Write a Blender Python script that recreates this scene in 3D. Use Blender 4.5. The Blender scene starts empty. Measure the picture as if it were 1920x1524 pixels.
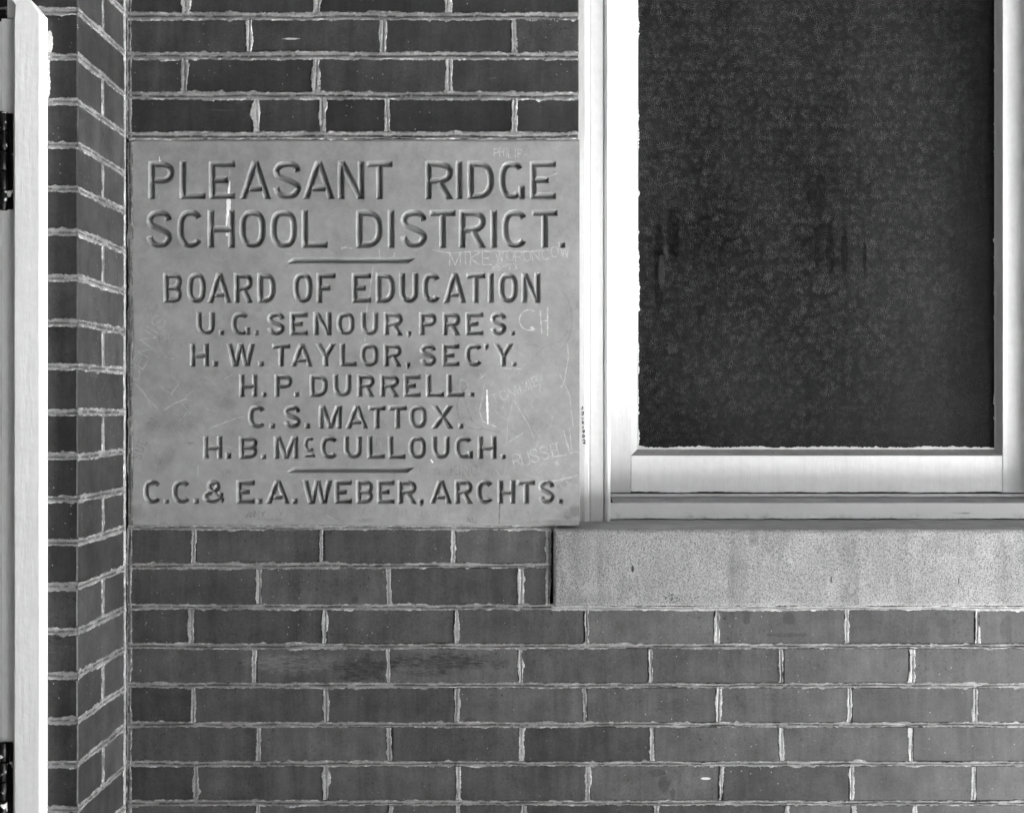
import bpy, math, random
import numpy as np
R = math.radians
random.seed(7); rng = np.random.default_rng(11)

# ------------------------------------------------------------------ camera, sky, sun, exposure
D0 = 1.94            # distance from the lens to the wall face (y = 0)
F = 2200.0           # focal length in photo pixels
CX, CY, ZC = 976.0, 772.0, 1.45
scene = bpy.context.scene
cam_d = bpy.data.cameras.new('camera'); cam = bpy.data.objects.new('camera', cam_d)
scene.collection.objects.link(cam); scene.camera = cam
cam.location = (0, -D0, ZC); cam.rotation_euler = (R(90), 0, 0)
cam_d.sensor_width = 36; cam_d.lens = 36 * F / 1920
cam_d.shift_x = -(CX - 960) / 1920; cam_d.shift_y = (CY - 762) / 1920
cam_d.clip_start = .05; cam_d.clip_end = 2000

SUN_EL, SUN_AZ = 48.0, 5.0       # azimuth measured from +x towards +y (just behind the wall plane)
w = bpy.data.worlds.new('World'); scene.world = w; w.use_nodes = True
nt = w.node_tree; nt.nodes.clear()
sky = nt.nodes.new('ShaderNodeTexSky'); sky.sky_type = 'NISHITA'; sky.sun_disc = False
sky.sun_elevation = R(SUN_EL); sky.sun_rotation = R(90 - SUN_AZ)
bw = nt.nodes.new('ShaderNodeRGBToBW')                      # black and white film
bg = nt.nodes.new('ShaderNodeBackground'); bg.inputs[1].default_value = .06
wo = nt.nodes.new('ShaderNodeOutputWorld')
nt.links.new(sky.outputs[0], bw.inputs[0]); nt.links.new(bw.outputs[0], bg.inputs[0]); nt.links.new(bg.outputs[0], wo.inputs[0])
sd = bpy.data.lights.new('sun', 'SUN'); sd.energy = 4.5; sd.angle = R(.5); sd.color = (1, 1, 1)
sun = bpy.data.objects.new('sun', sd); scene.collection.objects.link(sun)
from mathutils import Vector
sv = Vector((math.cos(R(SUN_AZ)) * math.cos(R(SUN_EL)), math.sin(R(SUN_AZ)) * math.cos(R(SUN_EL)), math.sin(R(SUN_EL))))
sun.rotation_euler = sv.to_track_quat('Z', 'Y').to_euler(); sun.location = sv * 10
scene.view_settings.view_transform = 'Standard'; scene.view_settings.look = 'None'
scene.view_settings.gamma = 1; scene.view_settings.use_curve_mapping = False
scene.view_settings.exposure = 5.38

# ------------------------------------------------------------------ helpers
def WX(px, d=D0): return (px - CX) * d / F
def WZ(py, d=D0): return ZC + (CY - py) * d / F
def link(o, parent=None):
    scene.collection.objects.link(o)
    if parent: o.parent = parent
    return o
def empty(name, loc, label, cat, group=None):
    o = bpy.data.objects.new(name, None); link(o); o.location = loc
    o['label'] = label; o['category'] = cat
    if group: o['group'] = group
    return o
def tag(o, label=None, cat=None, group=None, kind=None):
    if label: o['label'] = label
    if cat: o['category'] = cat
    if group: o['group'] = group
    if kind: o['kind'] = kind
    return o
def mesh_np(name, V, Fq, mat, parent=None, smooth=False, attrs=None):
    """V (n,3) world coords, Fq (m,4) quads"""
    V = np.asarray(V, dtype=np.float32); Fq = np.asarray(Fq, dtype=np.int32)
    if parent is not None: V = V - np.array(parent.location, dtype=np.float32)
    me = bpy.data.meshes.new(name)
    me.vertices.add(len(V)); me.vertices.foreach_set('co', V.ravel())
    n = Fq.shape[1]
    me.loops.add(Fq.size); me.loops.foreach_set('vertex_index', Fq.ravel())
    me.polygons.add(len(Fq)); me.polygons.foreach_set('loop_start', np.arange(0, Fq.size, n, dtype=np.int32))
    me.polygons.foreach_set('loop_total', np.full(len(Fq), n, dtype=np.int32))
    me.polygons.foreach_set('use_smooth', np.full(len(Fq), smooth, dtype=bool))
    me.update(calc_edges=True)
    if attrs:
        for k, a in attrs.items():
            at = me.attributes.new(k, 'FLOAT', 'POINT'); at.data.foreach_set('value', np.asarray(a, dtype=np.float32).ravel())
    me.materials.append(mat)
    return link(bpy.data.objects.new(name, me), parent)
def poly_obj(name, V, faces, mat, parent=None, smooth=False):
    off = Vector(parent.location) if parent is not None else Vector()
    me = bpy.data.meshes.new(name); me.from_pydata([tuple(Vector(v) - off) for v in V], [], faces)
    if smooth: me.polygons.foreach_set('use_smooth', [True] * len(faces))
    me.materials.append(mat); me.update()
    return link(bpy.data.objects.new(name, me), parent)
def box_data(x0, x1, y0, y1, z0, z1, b=.0015):
    """bevelled box, all 12 edges chamfered (44 triangles)"""
    V = []; idx = {}
    for i, x in ((0, x0), (1, x1)):
        for j, y in ((0, y0), (1, y1)):
            for k, z in ((0, z0), (1, z1)):
                sx, sy, sz = (1, -1)[i] * b, (1, -1)[j] * b, (1, -1)[k] * b
                for a, c in enumerate(((x, y + sy, z + sz), (x + sx, y, z + sz), (x + sx, y + sy, z))):
                    idx[i, j, k, a] = len(V); V.append(c)
    Fs = []
    def q(*k): Fs.append([idx[t] for t in k])
    for i in (0, 1): q((i,0,0,0), (i,1,0,0), (i,1,1,0), (i,0,1,0))
    for j in (0, 1): q((0,j,0,1), (1,j,0,1), (1,j,1,1), (0,j,1,1))
    for k in (0, 1): q((0,0,k,2), (1,0,k,2), (1,1,k,2), (0,1,k,2))
    for i in (0, 1):
        for j in (0, 1): q((i,j,0,0), (i,j,1,0), (i,j,1,1), (i,j,0,1))
        for k in (0, 1): q((i,0,k,0), (i,1,k,0), (i,1,k,2), (i,0,k,2))
    for j in (0, 1):
        for k in (0, 1): q((0,j,k,1), (1,j,k,1), (1,j,k,2), (0,j,k,2))
    for i in (0, 1):
        for j in (0, 1):
            for k in (0, 1): Fs.append([idx[i,j,k,0], idx[i,j,k,1], idx[i,j,k,2]])
    return V, Fs
def fix_normals(o):
    import bmesh
    bm = bmesh.new(); bm.from_mesh(o.data); bmesh.ops.recalc_face_normals(bm, faces=bm.faces); bm.to_mesh(o.data); bm.free()
    return o
def box(name, x0, x1, y0, y1, z0, z1, mat, parent=None, b=.0015, jit=0):
    V, Fs = box_data(x0, x1, y0, y1, z0, z1, b)
    if jit:
        a, c = random.gauss(0, jit), random.gauss(0, jit)
        cx, cz = (x0 + x1) / 2, (z0 + z1) / 2
        V = [(x, y + a * (x - cx) + c * (z - cz) * 2, z) for x, y, z in V]
    return fix_normals(poly_obj(name, V, Fs, mat, parent))
def noise1(n, step, period, seed):
    r = np.random.default_rng(seed); L = n * step
    m = int(L / period) + 4; k = r.uniform(-1, 1, m)
    x = np.arange(n) * step / period; i = x.astype(int); f = x - i; f = f * f * (3 - 2 * f)
    return k[i] * (1 - f) + k[i + 1] * f
def noise2(nx, ny, px, py, seed):
    r = np.random.default_rng(seed)
    k = r.uniform(-1, 1, (int(ny / py) + 3, int(nx / px) + 3))
    x = np.arange(nx) / px; y = np.arange(ny) / py
    i = x.astype(int); f = x - i; f = f * f * (3 - 2 * f)
    j = y.astype(int); g = (y - j); g = (g * g * (3 - 2 * g))[:, None]
    a = k[j][:, i] * (1 - f) + k[j][:, i + 1] * f; b = k[j + 1][:, i] * (1 - f) + k[j + 1][:, i + 1] * f
    return a * (1 - g) + b * g

class Strips:
    """many ragged mortar / putty beads collected in one mesh"""
    T = np.array([-1.03, -1, -.9, -.75, -.5, -.28, -.12, 0, .12, .28, .5, .75, .9, 1, 1.03])
    def __init__(s): s.V = []; s.F = []; s.A = []; s.n = 0; s.seed = 100
    def add(s, p0, u, v, nrm, L, wu, wd, lo=.0012, hi=.0006, vhi=.0004, groove=.0022, gw=.0016, flange=.0007, step=.0013, bright=.4, sunk=.003, tone=0, lens=0, taper=0, fleck=.42):
        s.seed += 17; sd = s.seed
        n = max(6, int(L / step) + 1); st = L / (n - 1); t = np.arange(n) * st
        def edge(wd_, k):
            e = wd_ + lo * noise1(n, st, .055, sd + k) + hi * noise1(n, st, .011, sd + k + 1) + vhi * noise1(n, st, .0032, sd + k + 2)
            if lens: e = e + lens * np.sin(np.pi * np.clip(t / L * 1.3 - .3 * (sd % 2), 0, 1)) * abs(noise1(1, 1, 1, sd + k + 5)[0])
            chip = noise1(n, st, .014, sd + k + 3); e = e + np.where(chip > .6, (chip - .6) * .007, 0) - np.where(chip < -.7, .0007, 0)
            e = e + .0003 * np.random.default_rng(sd + k).normal(0, 1, n) * (vhi > .0003)
            if taper: e = e * np.clip(np.minimum(t, L - t) / taper, 0, 1) ** .5
            return np.maximum(e, .0016 if not taper else .0001)
        eu, ed = edge(wu, 0), edge(wd, 5)
        a = np.where(s.T[None, :] > 0, s.T[None, :] * eu[:, None], s.T[None, :] * ed[:, None])
        m = len(s.T)
        gc = .0012 * noise1(n, st, .05, sd + 10)[:, None]
        gd = groove * (.65 + .5 * noise1(n, st, .03, sd + 11))[:, None]
        h = flange + .00035 * noise1(n, st, .006, sd + 12)[:, None] + .0003 * np.random.default_rng(sd).normal(0, 1, (n, m)) - gd * np.exp(-((a - gc) / gw) ** 2)
        h = h * np.ones((1, m)); tt = np.abs(s.T)[None, :]
        h = np.where(tt > .95, flange * .45, h); h = np.where(tt > 1.01, -sunk, h)
        P = np.array(p0)[None, None] + t[:, None, None] * np.array(u) + a[..., None] * np.array(v) + h[..., None] * np.array(nrm)
        mod = noise1(n, st, .03, sd + 13)[:, None]; ragu = noise1(n, st, .008, sd + 14)[:, None]; ragd = noise1(n, st, .008, sd + 15)[:, None]
        rag = np.where(s.T[None, :] > 0, ragu, ragd)
        fl = np.random.default_rng(sd + 3).uniform(0, 1, (n, m)); fn = noise1(n, st, .005, sd + 16)[:, None]
        A = bright + .10 * mod + np.where(tt > .7, fleck * np.clip((rag - .12) * 3, 0, 1) * np.clip(.55 + fn, 0, 1), 0) - .26 * np.exp(-((a - gc) / gw) ** 2) * (ragd > -.4) + .10 * (fl - .5) - .25 * ((rag < -.55) & (tt > .85)) + tone
        i = (np.arange(n - 1)[:, None] * m + np.arange(m - 1)[None]).ravel() + s.n
        s.F.append(np.stack([i, i + 1, i + m + 1, i + m], 1)); s.V.append(P.reshape(-1, 3)); s.A.append((A * np.ones((n, m))).ravel()); s.n += n * m
    def build(s, name, mat, parent=None):
        return mesh_np(name, np.concatenate(s.V), np.concatenate(s.F), mat, parent, True, {'tone': np.concatenate(s.A)})

# ------------------------------------------------------------------ materials
class M:
    def __init__(s, name, rough=.6, spec=.5):
        s.m = bpy.data.materials.new(name); s.m.use_nodes = True; s.t = s.m.node_tree
        s.p = s.t.nodes['Principled BSDF']; s.p.inputs['Roughness'].default_value = rough; s.p.inputs['Specular IOR Level'].default_value = spec
        s.geo = s.n('ShaderNodeNewGeometry')
    def n(s, k, **kw):
        o = s.t.nodes.new(k)
        for a, b in kw.items(): setattr(o, a, b)
        return o
    def l(s, a, b): s.t.links.new(a, b)
    def pos(s, sc=(1, 1, 1), off=(0, 0, 0)):
        m = s.n('ShaderNodeMapping'); m.inputs['Scale'].default_value = sc; m.inputs['Location'].default_value = off
        s.l(s.geo.outputs['Position'], m.inputs[0]); return m.outputs[0]
    def noise(s, scale, detail=3, rough=.55, vec=None, dist=0):
        o = s.n('ShaderNodeTexNoise'); o.inputs['Scale'].default_value = scale; o.inputs['Detail'].default_value = detail
        o.inputs['Roughness'].default_value = rough; o.inputs['Distortion'].default_value = dist
        s.l(vec if vec is not None else s.geo.outputs['Position'], o.inputs['Vector']); return o.outputs[0]
    def rng(s, v, a, b, c, d, smooth=False):
        o = s.n('ShaderNodeMapRange'); o.inputs[1].default_value = a; o.inputs[2].default_value = b; o.inputs[3].default_value = c; o.inputs[4].default_value = d
        if smooth: o.interpolation_type = 'SMOOTHSTEP'
        s.l(v, o.inputs[0]); return o.outputs[0]
    def math(s, op, a, b=None, c=None):
        o = s.n('ShaderNodeMath', operation=op)
        for i, v in enumerate((a, b, c)):
            if v is None: continue
            if isinstance(v, (int, float)): o.inputs[i].default_value = v
            else: s.l(v, o.inputs[i])
        return o.outputs[0]
    def mul(s, a, b): return s.math('MULTIPLY', a, b)
    def add(s, a, b): return s.math('ADD', a, b)
    def mix(s, f, a, b):      # scalar mix
        o = s.n('ShaderNodeMix', data_type='FLOAT')
        for i, v in ((0, f), (2, a), (3, b)):
            if isinstance(v, (int, float)): o.inputs[i].default_value = v
            else: s.l(v, o.inputs[i])
        return o.outputs[0]
    def attr(s, name): o = s.n('ShaderNodeAttribute', attribute_name=name); return o.outputs['Fac']
    def xyz(s):
        o = s.n('ShaderNodeSeparateXYZ'); s.l(s.geo.outputs['Position'], o.inputs[0]); return o.outputs
    def blob(s, x, z, rx, rz, wob=None, soft=.35):
        X, Y, Z = s.xyz()
        a = s.math('POWER', s.math('ABSOLUTE', s.mul(s.add(X, -x), 1 / rx)), 2); b = s.math('POWER', s.math('ABSOLUTE', s.mul(s.add(Z, -z), 1 / rz)), 2)
        r = s.add(a, b)
        if wob is not None: r = s.add(r, wob)
        return s.rng(r, 1 - soft, 1 + soft, 1, 0, True)
    def base(s, v):
        c = s.n('ShaderNodeCombineColor')
        for i in range(3): s.l(v, c.inputs[i])
        s.l(c.outputs[0], s.p.inputs['Base Color'])
    def bump(s, v, strength, dist=.001):
        b = s.n('ShaderNodeBump'); b.inputs['Strength'].default_value = strength; b.inputs['Distance'].default_value = dist
        s.l(v, b.inputs['Height']); s.l(b.outputs[0], s.p.inputs['Normal'])

def mat_brick(name='glazed_brick', k=1.0, spec=.2):
    m = M(name, .5, spec)
    oi = m.n('ShaderNodeObjectInfo').outputs['Random']
    v = m.rng(oi, 0, 1, .050 * k, .094 * k)
    v = m.mul(v, m.rng(m.noise(17, 6, .7), .3, .7, .66, 1.34))
    v = m.mul(v, m.rng(m.noise(260, 4, .75), .3, .7, .78, 1.22))
    streak = m.noise(1, 5, .7, m.pos((34, 34, 3)), .6)                     # run-off streaks
    v = m.mul(v, m.rng(streak, .35, .7, 1.12, .72))
    dk = m.rng(m.noise(150, 4, .65), .60, .66, 0, 1); v = m.mul(v, m.mix(m.mul(dk, m.rng(m.noise(8, 2), .4, .6, 0, 1)), 1, .4))
    area = m.rng(m.noise(6, 2), .45, .6, 0, 1)
    sp = m.n('ShaderNodeTexVoronoi'); sp.inputs['Scale'].default_value = 115; m.l(m.geo.outputs['Position'], sp.inputs['Vector'])
    s1 = m.mul(m.rng(sp.outputs['Distance'], .05, .13, 1, 0), area)
    rsel = m.n('ShaderNodeSeparateColor'); m.l(sp.outputs['Color'], rsel.inputs[0])
    s1 = m.mul(s1, m.math('GREATER_THAN', rsel.outputs[0], .62))
    v = m.mix(s1, v, .42)
    # faint random scuffs
    sc = m.noise(1, 2, .5, m.pos((30, 30, 300)), .8)
    v = m.mix(m.mul(m.rng(sc, .68, .74, 0, .35), m.rng(m.noise(7, 1), .55, .62, 0, 1)), v, .2)
    wob = m.rng(m.noise(42, 5, .7), .25, .75, -1.5, 1.5); fine = m.rng(m.noise(1, 3, .7, m.pos((60, 60, 420))), .40, .56, 0, 1)
    # chalk and charcoal rubs seen below the plaque
    v = m.mix(m.mul(m.blob(WX(555), WZ(1243), .075, .015, wob, .8), m.mul(fine, .4)), v, .24)
    v = m.mix(m.mul(m.blob(WX(678), WZ(1253), .045, .019, wob, .6), m.rng(fine, 0, 1, .3, .8)), v, .016)
    v = m.mix(m.mul(m.blob(WX(835), WZ(1240), .088, .013, wob, .7), m.mul(fine, .75)), v, .016)
    v = m.mix(m.mul(m.blob(WX(800), WZ(1262), .04, .005, wob, .7), m.mul(fine, .6)), v, .016)
    v = m.mix(m.mul(m.blob(WX(1265), WZ(1322), .04, .014, wob), m.mul(fine, .45)), v, .035)
    for x, z, rx, rz in ((1245, 1471, .010, .012), (1232, 1447, .013, .006), (1262, 1488, .004, .012), (560, 1110, .004, .006), (665, 1124, .006, .005), (880, 1350, .01, .006), (1475, 1190, .035, .004), (1400, 1155, .006, .012), (1480, 1160, .008, .01), (1770, 1175, .01, .025), (1888, 1182, .01, .022), (470, 1372, .012, .01)):
        v = m.mix(m.mul(m.blob(WX(x), WZ(z), rx, rz, wob), .55), v, .035)
    v = m.mix(m.blob(WX(1323), WZ(1459), .008, .002, m.rng(m.noise(200, 1), .2, .8, -.3, .3)), v, .6)
    v = m.mix(m.blob(WX(546), WZ(73), .014, .0015, m.rng(m.noise(150, 1), .2, .8, -.7, .7)), v, .5)
    m.base(v); m.l(m.rng(m.noise(30, 3), .3, .7, .30, .46), m.p.inputs['Roughness'])
    m.bump(m.add(m.noise(140, 3, .6), m.mul(m.noise(900, 2), .35)), .35, .0009)
    return m.m
def mat_mortar():
    m = M('lime_mortar', .85, .25)
    t = m.attr('tone'); X, Y, Z = m.xyz()
    v = m.rng(t, 0, 1, .06, .62)
    v = m.mul(v, m.rng(m.noise(350, 4, .7), .3, .7, .72, 1.25)); v = m.mul(v, m.rng(m.noise(40, 3), .3, .7, .8, 1.15))
    v = m.mul(v, m.mix(m.rng(m.noise(520, 2), .66, .72, 0, 1), 1, .35))
    m.base(v); m.bump(m.add(m.noise(600, 4, .7), m.noise(130, 2)), .6, .0012)
    return m.m
def mat_plaque():
    m = M('carved_limestone', .7, .3)
    v = m.rng(m.noise(9, 5, .7), .3, .7, .20, .31)
    v = m.mul(v, m.rng(m.noise(45, 5, .7), .3, .7, .88, 1.1)); v = m.mul(v, m.rng(m.noise(700, 2), .3, .7, .92, 1.08))
    v = m.mul(v, m.mix(m.rng(m.noise(160, 3, .6), .68, .76, 0, 1), 1, .72))
    smg = m.attr('smudge_shading'); v = m.mul(v, m.rng(smg, 0, 1, 1, .35))
    scr = m.attr('scratch'); v = m.mix(m.attr('rub_light'), v, .5); v = m.mix(m.mul(scr, m.rng(m.noise(170, 3, .6), .35, .6, .4, 1)), v, .65)
    pt = m.attr('paint'); v = m.mix(m.rng(pt, .4, .6, 0, 1), v, .8)
    m.base(v); m.bump(m.add(m.noise(900, 3, .6), m.noise(220, 3)), .25, .0008)
    return m.m
def mat_sill():
    m = M('granular_sill_stone', .85, .25)
    g = m.noise(480, 3, .75); g2 = m.noise(1000, 2, .6)
    v = m.rng(g, .36, .54, .09, .30); v = m.mul(v, m.rng(g2, .3, .7, .7, 1.25))
    v = m.mul(v, m.rng(m.noise(16, 3), .3, .7, .86, 1.12))
    st = m.noise(1, 4, .6, m.pos((26, 26, 2.2))); v = m.mul(v, m.rng(st, .50, .68, 1, .76))
    wob = m.rng(m.noise(60, 3), .2, .8, -.6, .6)
    for x, z, rx, rz, k in ((1385, 1060, .014, .07, .22), (1412, 1008, .008, .014, .4), (1437, 1005, .003, .010, .4), (1370, 1090, .006, .04, .2), (1060, 1050, .02, .05, .15), (1100, 1125, .05, .012, .2), (1640, 1060, .02, .06, .12), (1780, 1020, .05, .02, .2)):
        v = m.mix(m.mul(m.blob(WX(x, 1.93), WZ(z, 1.93), rx, rz, wob, .6), k), v, .09)
    v = m.mix(m.mul(m.blob(WX(1262, 1.93), WZ(1122, 1.93), .014, .008, wob, .8), m.rng(m.noise(330, 2), .52, .56, 0, .9)), v, .03)
    v = m.mix(m.blob(WX(1186, 1.93), WZ(1066, 1.93), .0022, .0055), v, .015)
    v = m.mix(m.blob(WX(1558, 1.93), WZ(1086, 1.93), .0012, .0055), v, .04)
    v = m.mix(m.blob(WX(1797, 1.93), WZ(1089, 1.93), .0012, .0055), v, .08)
    m.base(v); m.bump(m.add(g, m.mul(g2, .5)), .9, .0015)
    return m.m
def mat_paint(name='white_oil_paint', val=.76, dirt=.4, rough=.4):
    m = M(name, rough, .4)
    v = m.rng(m.noise(11, 4), .3, .7, val * .95, val)
    v = m.mul(v, m.rng(m.noise(1, 4, .6, m.pos((90, 90, 5))), .45, .8, 1, .93)); v = m.mul(v, m.rng(m.noise(60, 4, .7), .35, .7, 1.0, .93))
    ch = m.mul(m.rng(m.noise(210, 3, .6), .73, .77, 0, dirt), m.rng(m.noise(14, 2), .5, .62, 0, 1)); v = m.mix(ch, v, .1)
    cr = m.rng(m.noise(1, 4, .7, m.pos((24, 60, 170))), .71, .74, 0, dirt * .8); v = m.mix(m.mul(cr, m.rng(m.noise(5, 2), .52, .6, 0, 1)), v, .22)
    m.base(v); m.bump(m.add(m.noise(1, 3, .6, m.pos((150, 150, 18))), m.mul(m.noise(120, 4), .6)), .5, .0012)
    return m.m
def mat_dirty_paint():
    m = M('weathered_white_paint', .5, .35)
    X, Y, Z = m.xyz()
    v = m.rng(m.noise(14, 4), .3, .7, .80, .87)
    h = m.add(m.mul(m.add(Z, -WZ(968, 2.06)), 60), m.rng(m.noise(40, 4, .7), .3, .7, -.7, .7))      # grime gathered low down
    v = m.mix(m.rng(h, -1.0, .2, .5, 0, True), v, .22)
    cr = m.rng(m.noise(1, 4, .7, m.pos((20, 60, 200))), .66, .70, 0, .7); v = m.mix(cr, v, .2)
    m.base(v); m.bump(m.add(m.noise(1, 3, .6, m.pos((18, 90, 120))), m.mul(m.noise(140, 3), .8)), .5, .0012)
    return m.m
def mat_ledge():
    m = M('shaded_ledge_grey', .6, .3)  # grey of the up-facing ledges is shade painted into the colour
    v = m.rng(m.noise(20, 4), .3, .7, .26, .36); v = m.mul(v, m.rng(m.noise(200, 4, .7), .3, .7, .85, 1.12))
    v = m.mul(v, m.mix(m.rng(m.noise(1, 3, .6, m.pos((30, 120, 120))), .64, .7, 0, 1), 1, .6))
    m.base(v); m.bump(m.noise(180, 4), .4, .001)
    return m.m
def mat_glass():
    m = M('starburst_obscure_glass', .3, .12)
    def stars(scale, rays, off):
        vo = m.n('ShaderNodeTexVoronoi', voronoi_dimensions='2D'); vo.inputs['Scale'].default_value = scale; vo.inputs['Randomness'].default_value = .85
        X, Y, Z = m.xyz(); c = m.n('ShaderNodeCombineXYZ'); m.l(m.add(X, off), c.inputs[0]); m.l(Z, c.inputs[1])
        m.l(c.outputs[0], vo.inputs['Vector'])
        sc = m.n('ShaderNodeVectorMath', operation='SUBTRACT'); m.l(c.outputs[0], sc.inputs[0]); m.l(vo.outputs['Position'], sc.inputs[1])
        s2 = m.n('ShaderNodeSeparateXYZ'); m.l(sc.outputs[0], s2.inputs[0])
        ang = m.math('ARCTAN2', s2.outputs[1], s2.outputs[0]); cs = m.n('ShaderNodeSeparateColor'); m.l(vo.outputs['Color'], cs.inputs[0])
        r = m.n('ShaderNodeVectorMath', operation='LENGTH'); m.l(sc.outputs[0], r.inputs[0]); r = m.mul(r.outputs['Value'], scale)
        ray = m.math('SINE', m.add(m.mul(ang, rays), m.mul(cs.outputs[0], 6.28))); ray = m.math('POWER', m.math('MAXIMUM', ray, 0), 3)
        fall = m.mul(m.rng(r, .06, .16, 0, 1), m.rng(r, .30, .5, 1, 0))
        return m.mul(m.mul(ray, fall), m.rng(cs.outputs[1], 0, 1, .25, 1.2))
    h = m.add(m.math('MAXIMUM', stars(46, 10, 0), stars(47, 9, 7.77)), m.mul(stars(80, 7, 3.3), .8))
    X, Y, Z = m.xyz()
    film = m.noise(5, 4, .6, m.pos((1, 1, .5))); film2 = m.noise(170, 4, .8)
    v = m.mul(m.rng(film, .3, .7, .003, .017), m.rng(film2, .3, .7, .6, 1.4))
    v = m.add(v, m.mul(h, m.rng(m.noise(120, 3), .38, .64, .003, .050)))
    wob = m.rng(m.noise(30, 3), .2, .8, -.4, .4)
    for x, z, rx, rz in ((1531, 468, .006, .036), (1555, 470, .008, .045), (1582, 470, .006, .04), (1620, 480, .004, .03), (1262, 440, .012, .05), (1235, 500, .009, .08)):
        v = m.mul(v, m.mix(m.blob(WX(x, 2.13), WZ(z, 2.13), rx, rz, wob, .5), 1, .2))
    v = m.add(v, m.mul(m.blob(WX(1240, 2.13), WZ(510, 2.13), .006, .03, wob, .5), .02))
    # shade of the right reveal painted in: colour darkens towards the right edge
    e = m.add(m.mul(m.add(X, -WX(1865, 2.13)), -14), m.rng(m.noise(12, 3), .3, .7, -.35, .35))
    v = m.mul(v, m.rng(e, .1, 1.6, .25, 1, True))
    m.base(v); m.l(m.rng(film2, .3, .7, .28, .42), m.p.inputs['Roughness'])
    m.bump(m.add(h, m.mul(m.noise(260, 3, .7), .9)), .6, .0010)
    return m.m
def mat_plain(name, val, rough=.7, spec=.3, sc=8, var=.15, metal=0):
    m = M(name, rough, spec); m.p.inputs['Metallic'].default_value = metal
    m.base(m.mul(m.rng(m.noise(sc, 4), .3, .7, val * (1 - var), val * (1 + var)), m.rng(m.noise(sc * 20, 3), .3, .7, .92, 1.08)))
    m.bump(m.noise(sc * 15, 3), .3, .001); return m.m
def mat_hinge():
    m = M('painted_over_steel', .35, .5)
    f = m.rng(m.noise(60, 2, .5), .60, .64, 0, 1)
    m.base(m.mix(f, .02, .75)); m.l(m.mix(f, .9, 0), m.p.inputs['Metallic']); m.bump(m.noise(120, 3), .5, .002); return m.m

BRD, BRP = mat_brick('shaded_glazed_brick', .56), mat_brick('shaded_pier_brick', .58)  # darker brick copies for top rows and pier: shade painted into the colour
BR, MO, PL, SI = mat_brick(), mat_mortar(), mat_plaque(), mat_sill()
RP = mat_paint('lightened_white_paint', .88, .45, .42)  # brighter copy of the frame white, light painted in on rail and right stile
WP, DP, LG, GL = mat_paint(val=.65), mat_dirty_paint(), mat_ledge(), mat_glass()
HI = mat_hinge()
CONC = mat_plain('pale_concrete', .55, .9, .2, 3); GRASS = mat_plain('mown_grass', .05, .95, .1, 10, .4)
WOODC = mat_plain('dark_stained_boards', .05, .7); PLAST = mat_plain('plain_brickwork', .08, .8); FLOOR = mat_plain('worn_grey_concrete', .5, .85); BOUNCE = mat_plain('grey_bounce_wall', .2, .8)
BLACK = mat_plain('gap_black', .01, .8)  # near-black fill, paints in the shade of gaps
INK = mat_plain('black_marker_ink', .015, .5)

# ------------------------------------------------------------------ ground, building shell, porch
def sheet(name, x0, x1, y0, y1, z, mat):
    return tag(poly_obj(name, [(x0, y0, z), (x1, y0, z), (x1, y1, z), (x0, y1, z)], [(0, 1, 2, 3)], mat), kind='structure')
sheet('ground', -300, 300, -300, 300, 0, GRASS)
sheet('pavement', 2.6, 14, -3.0, 0, .004, CONC)
sheet('porch_floor', -4.2, 2.6, -3.02, 0, .004, FLOOR)
porch = empty('porch_roof', (-1.2, -1.3, 2.9), 'dark boarded porch ceiling above the plaque and door, out of the picture', 'porch roof')
for i in range(14):
    box('board', -4.2, 4.2, -3.0 + i * .21, -3.0 + i * .21 + .206, 2.9, 2.93, WOODC, porch, .002)
box('deck', -4.25, 4.25, -3.05, -.02, 2.935, 3.05, WOODC, porch, .004)
pw = empty('blocking_walls', (-1.9, -3.1, 0), 'front and end walls added out of view to block light from front and left', 'light blocker')
box('front_wall', -4.2, 3.6, -3.25, -3.02, 0.01, 2.89, BOUNCE, pw, .004)  # added unseen wall: blocks front light, grey enough to bounce some back
box('end_wall', -4.2, -3.95, -3.01, -.02, 0.01, 2.89, PLAST, pw, .004)

blocker = empty('sky_blocker', (17.5, -4, 0), 'plain block added far to the right, out of view, to cut off the low sky', 'building')
box('wall', 17, 18, -14, 4, 0.01, 7, PLAST, blocker, .01)  # unseen mass, added only to hide the low sky
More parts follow.
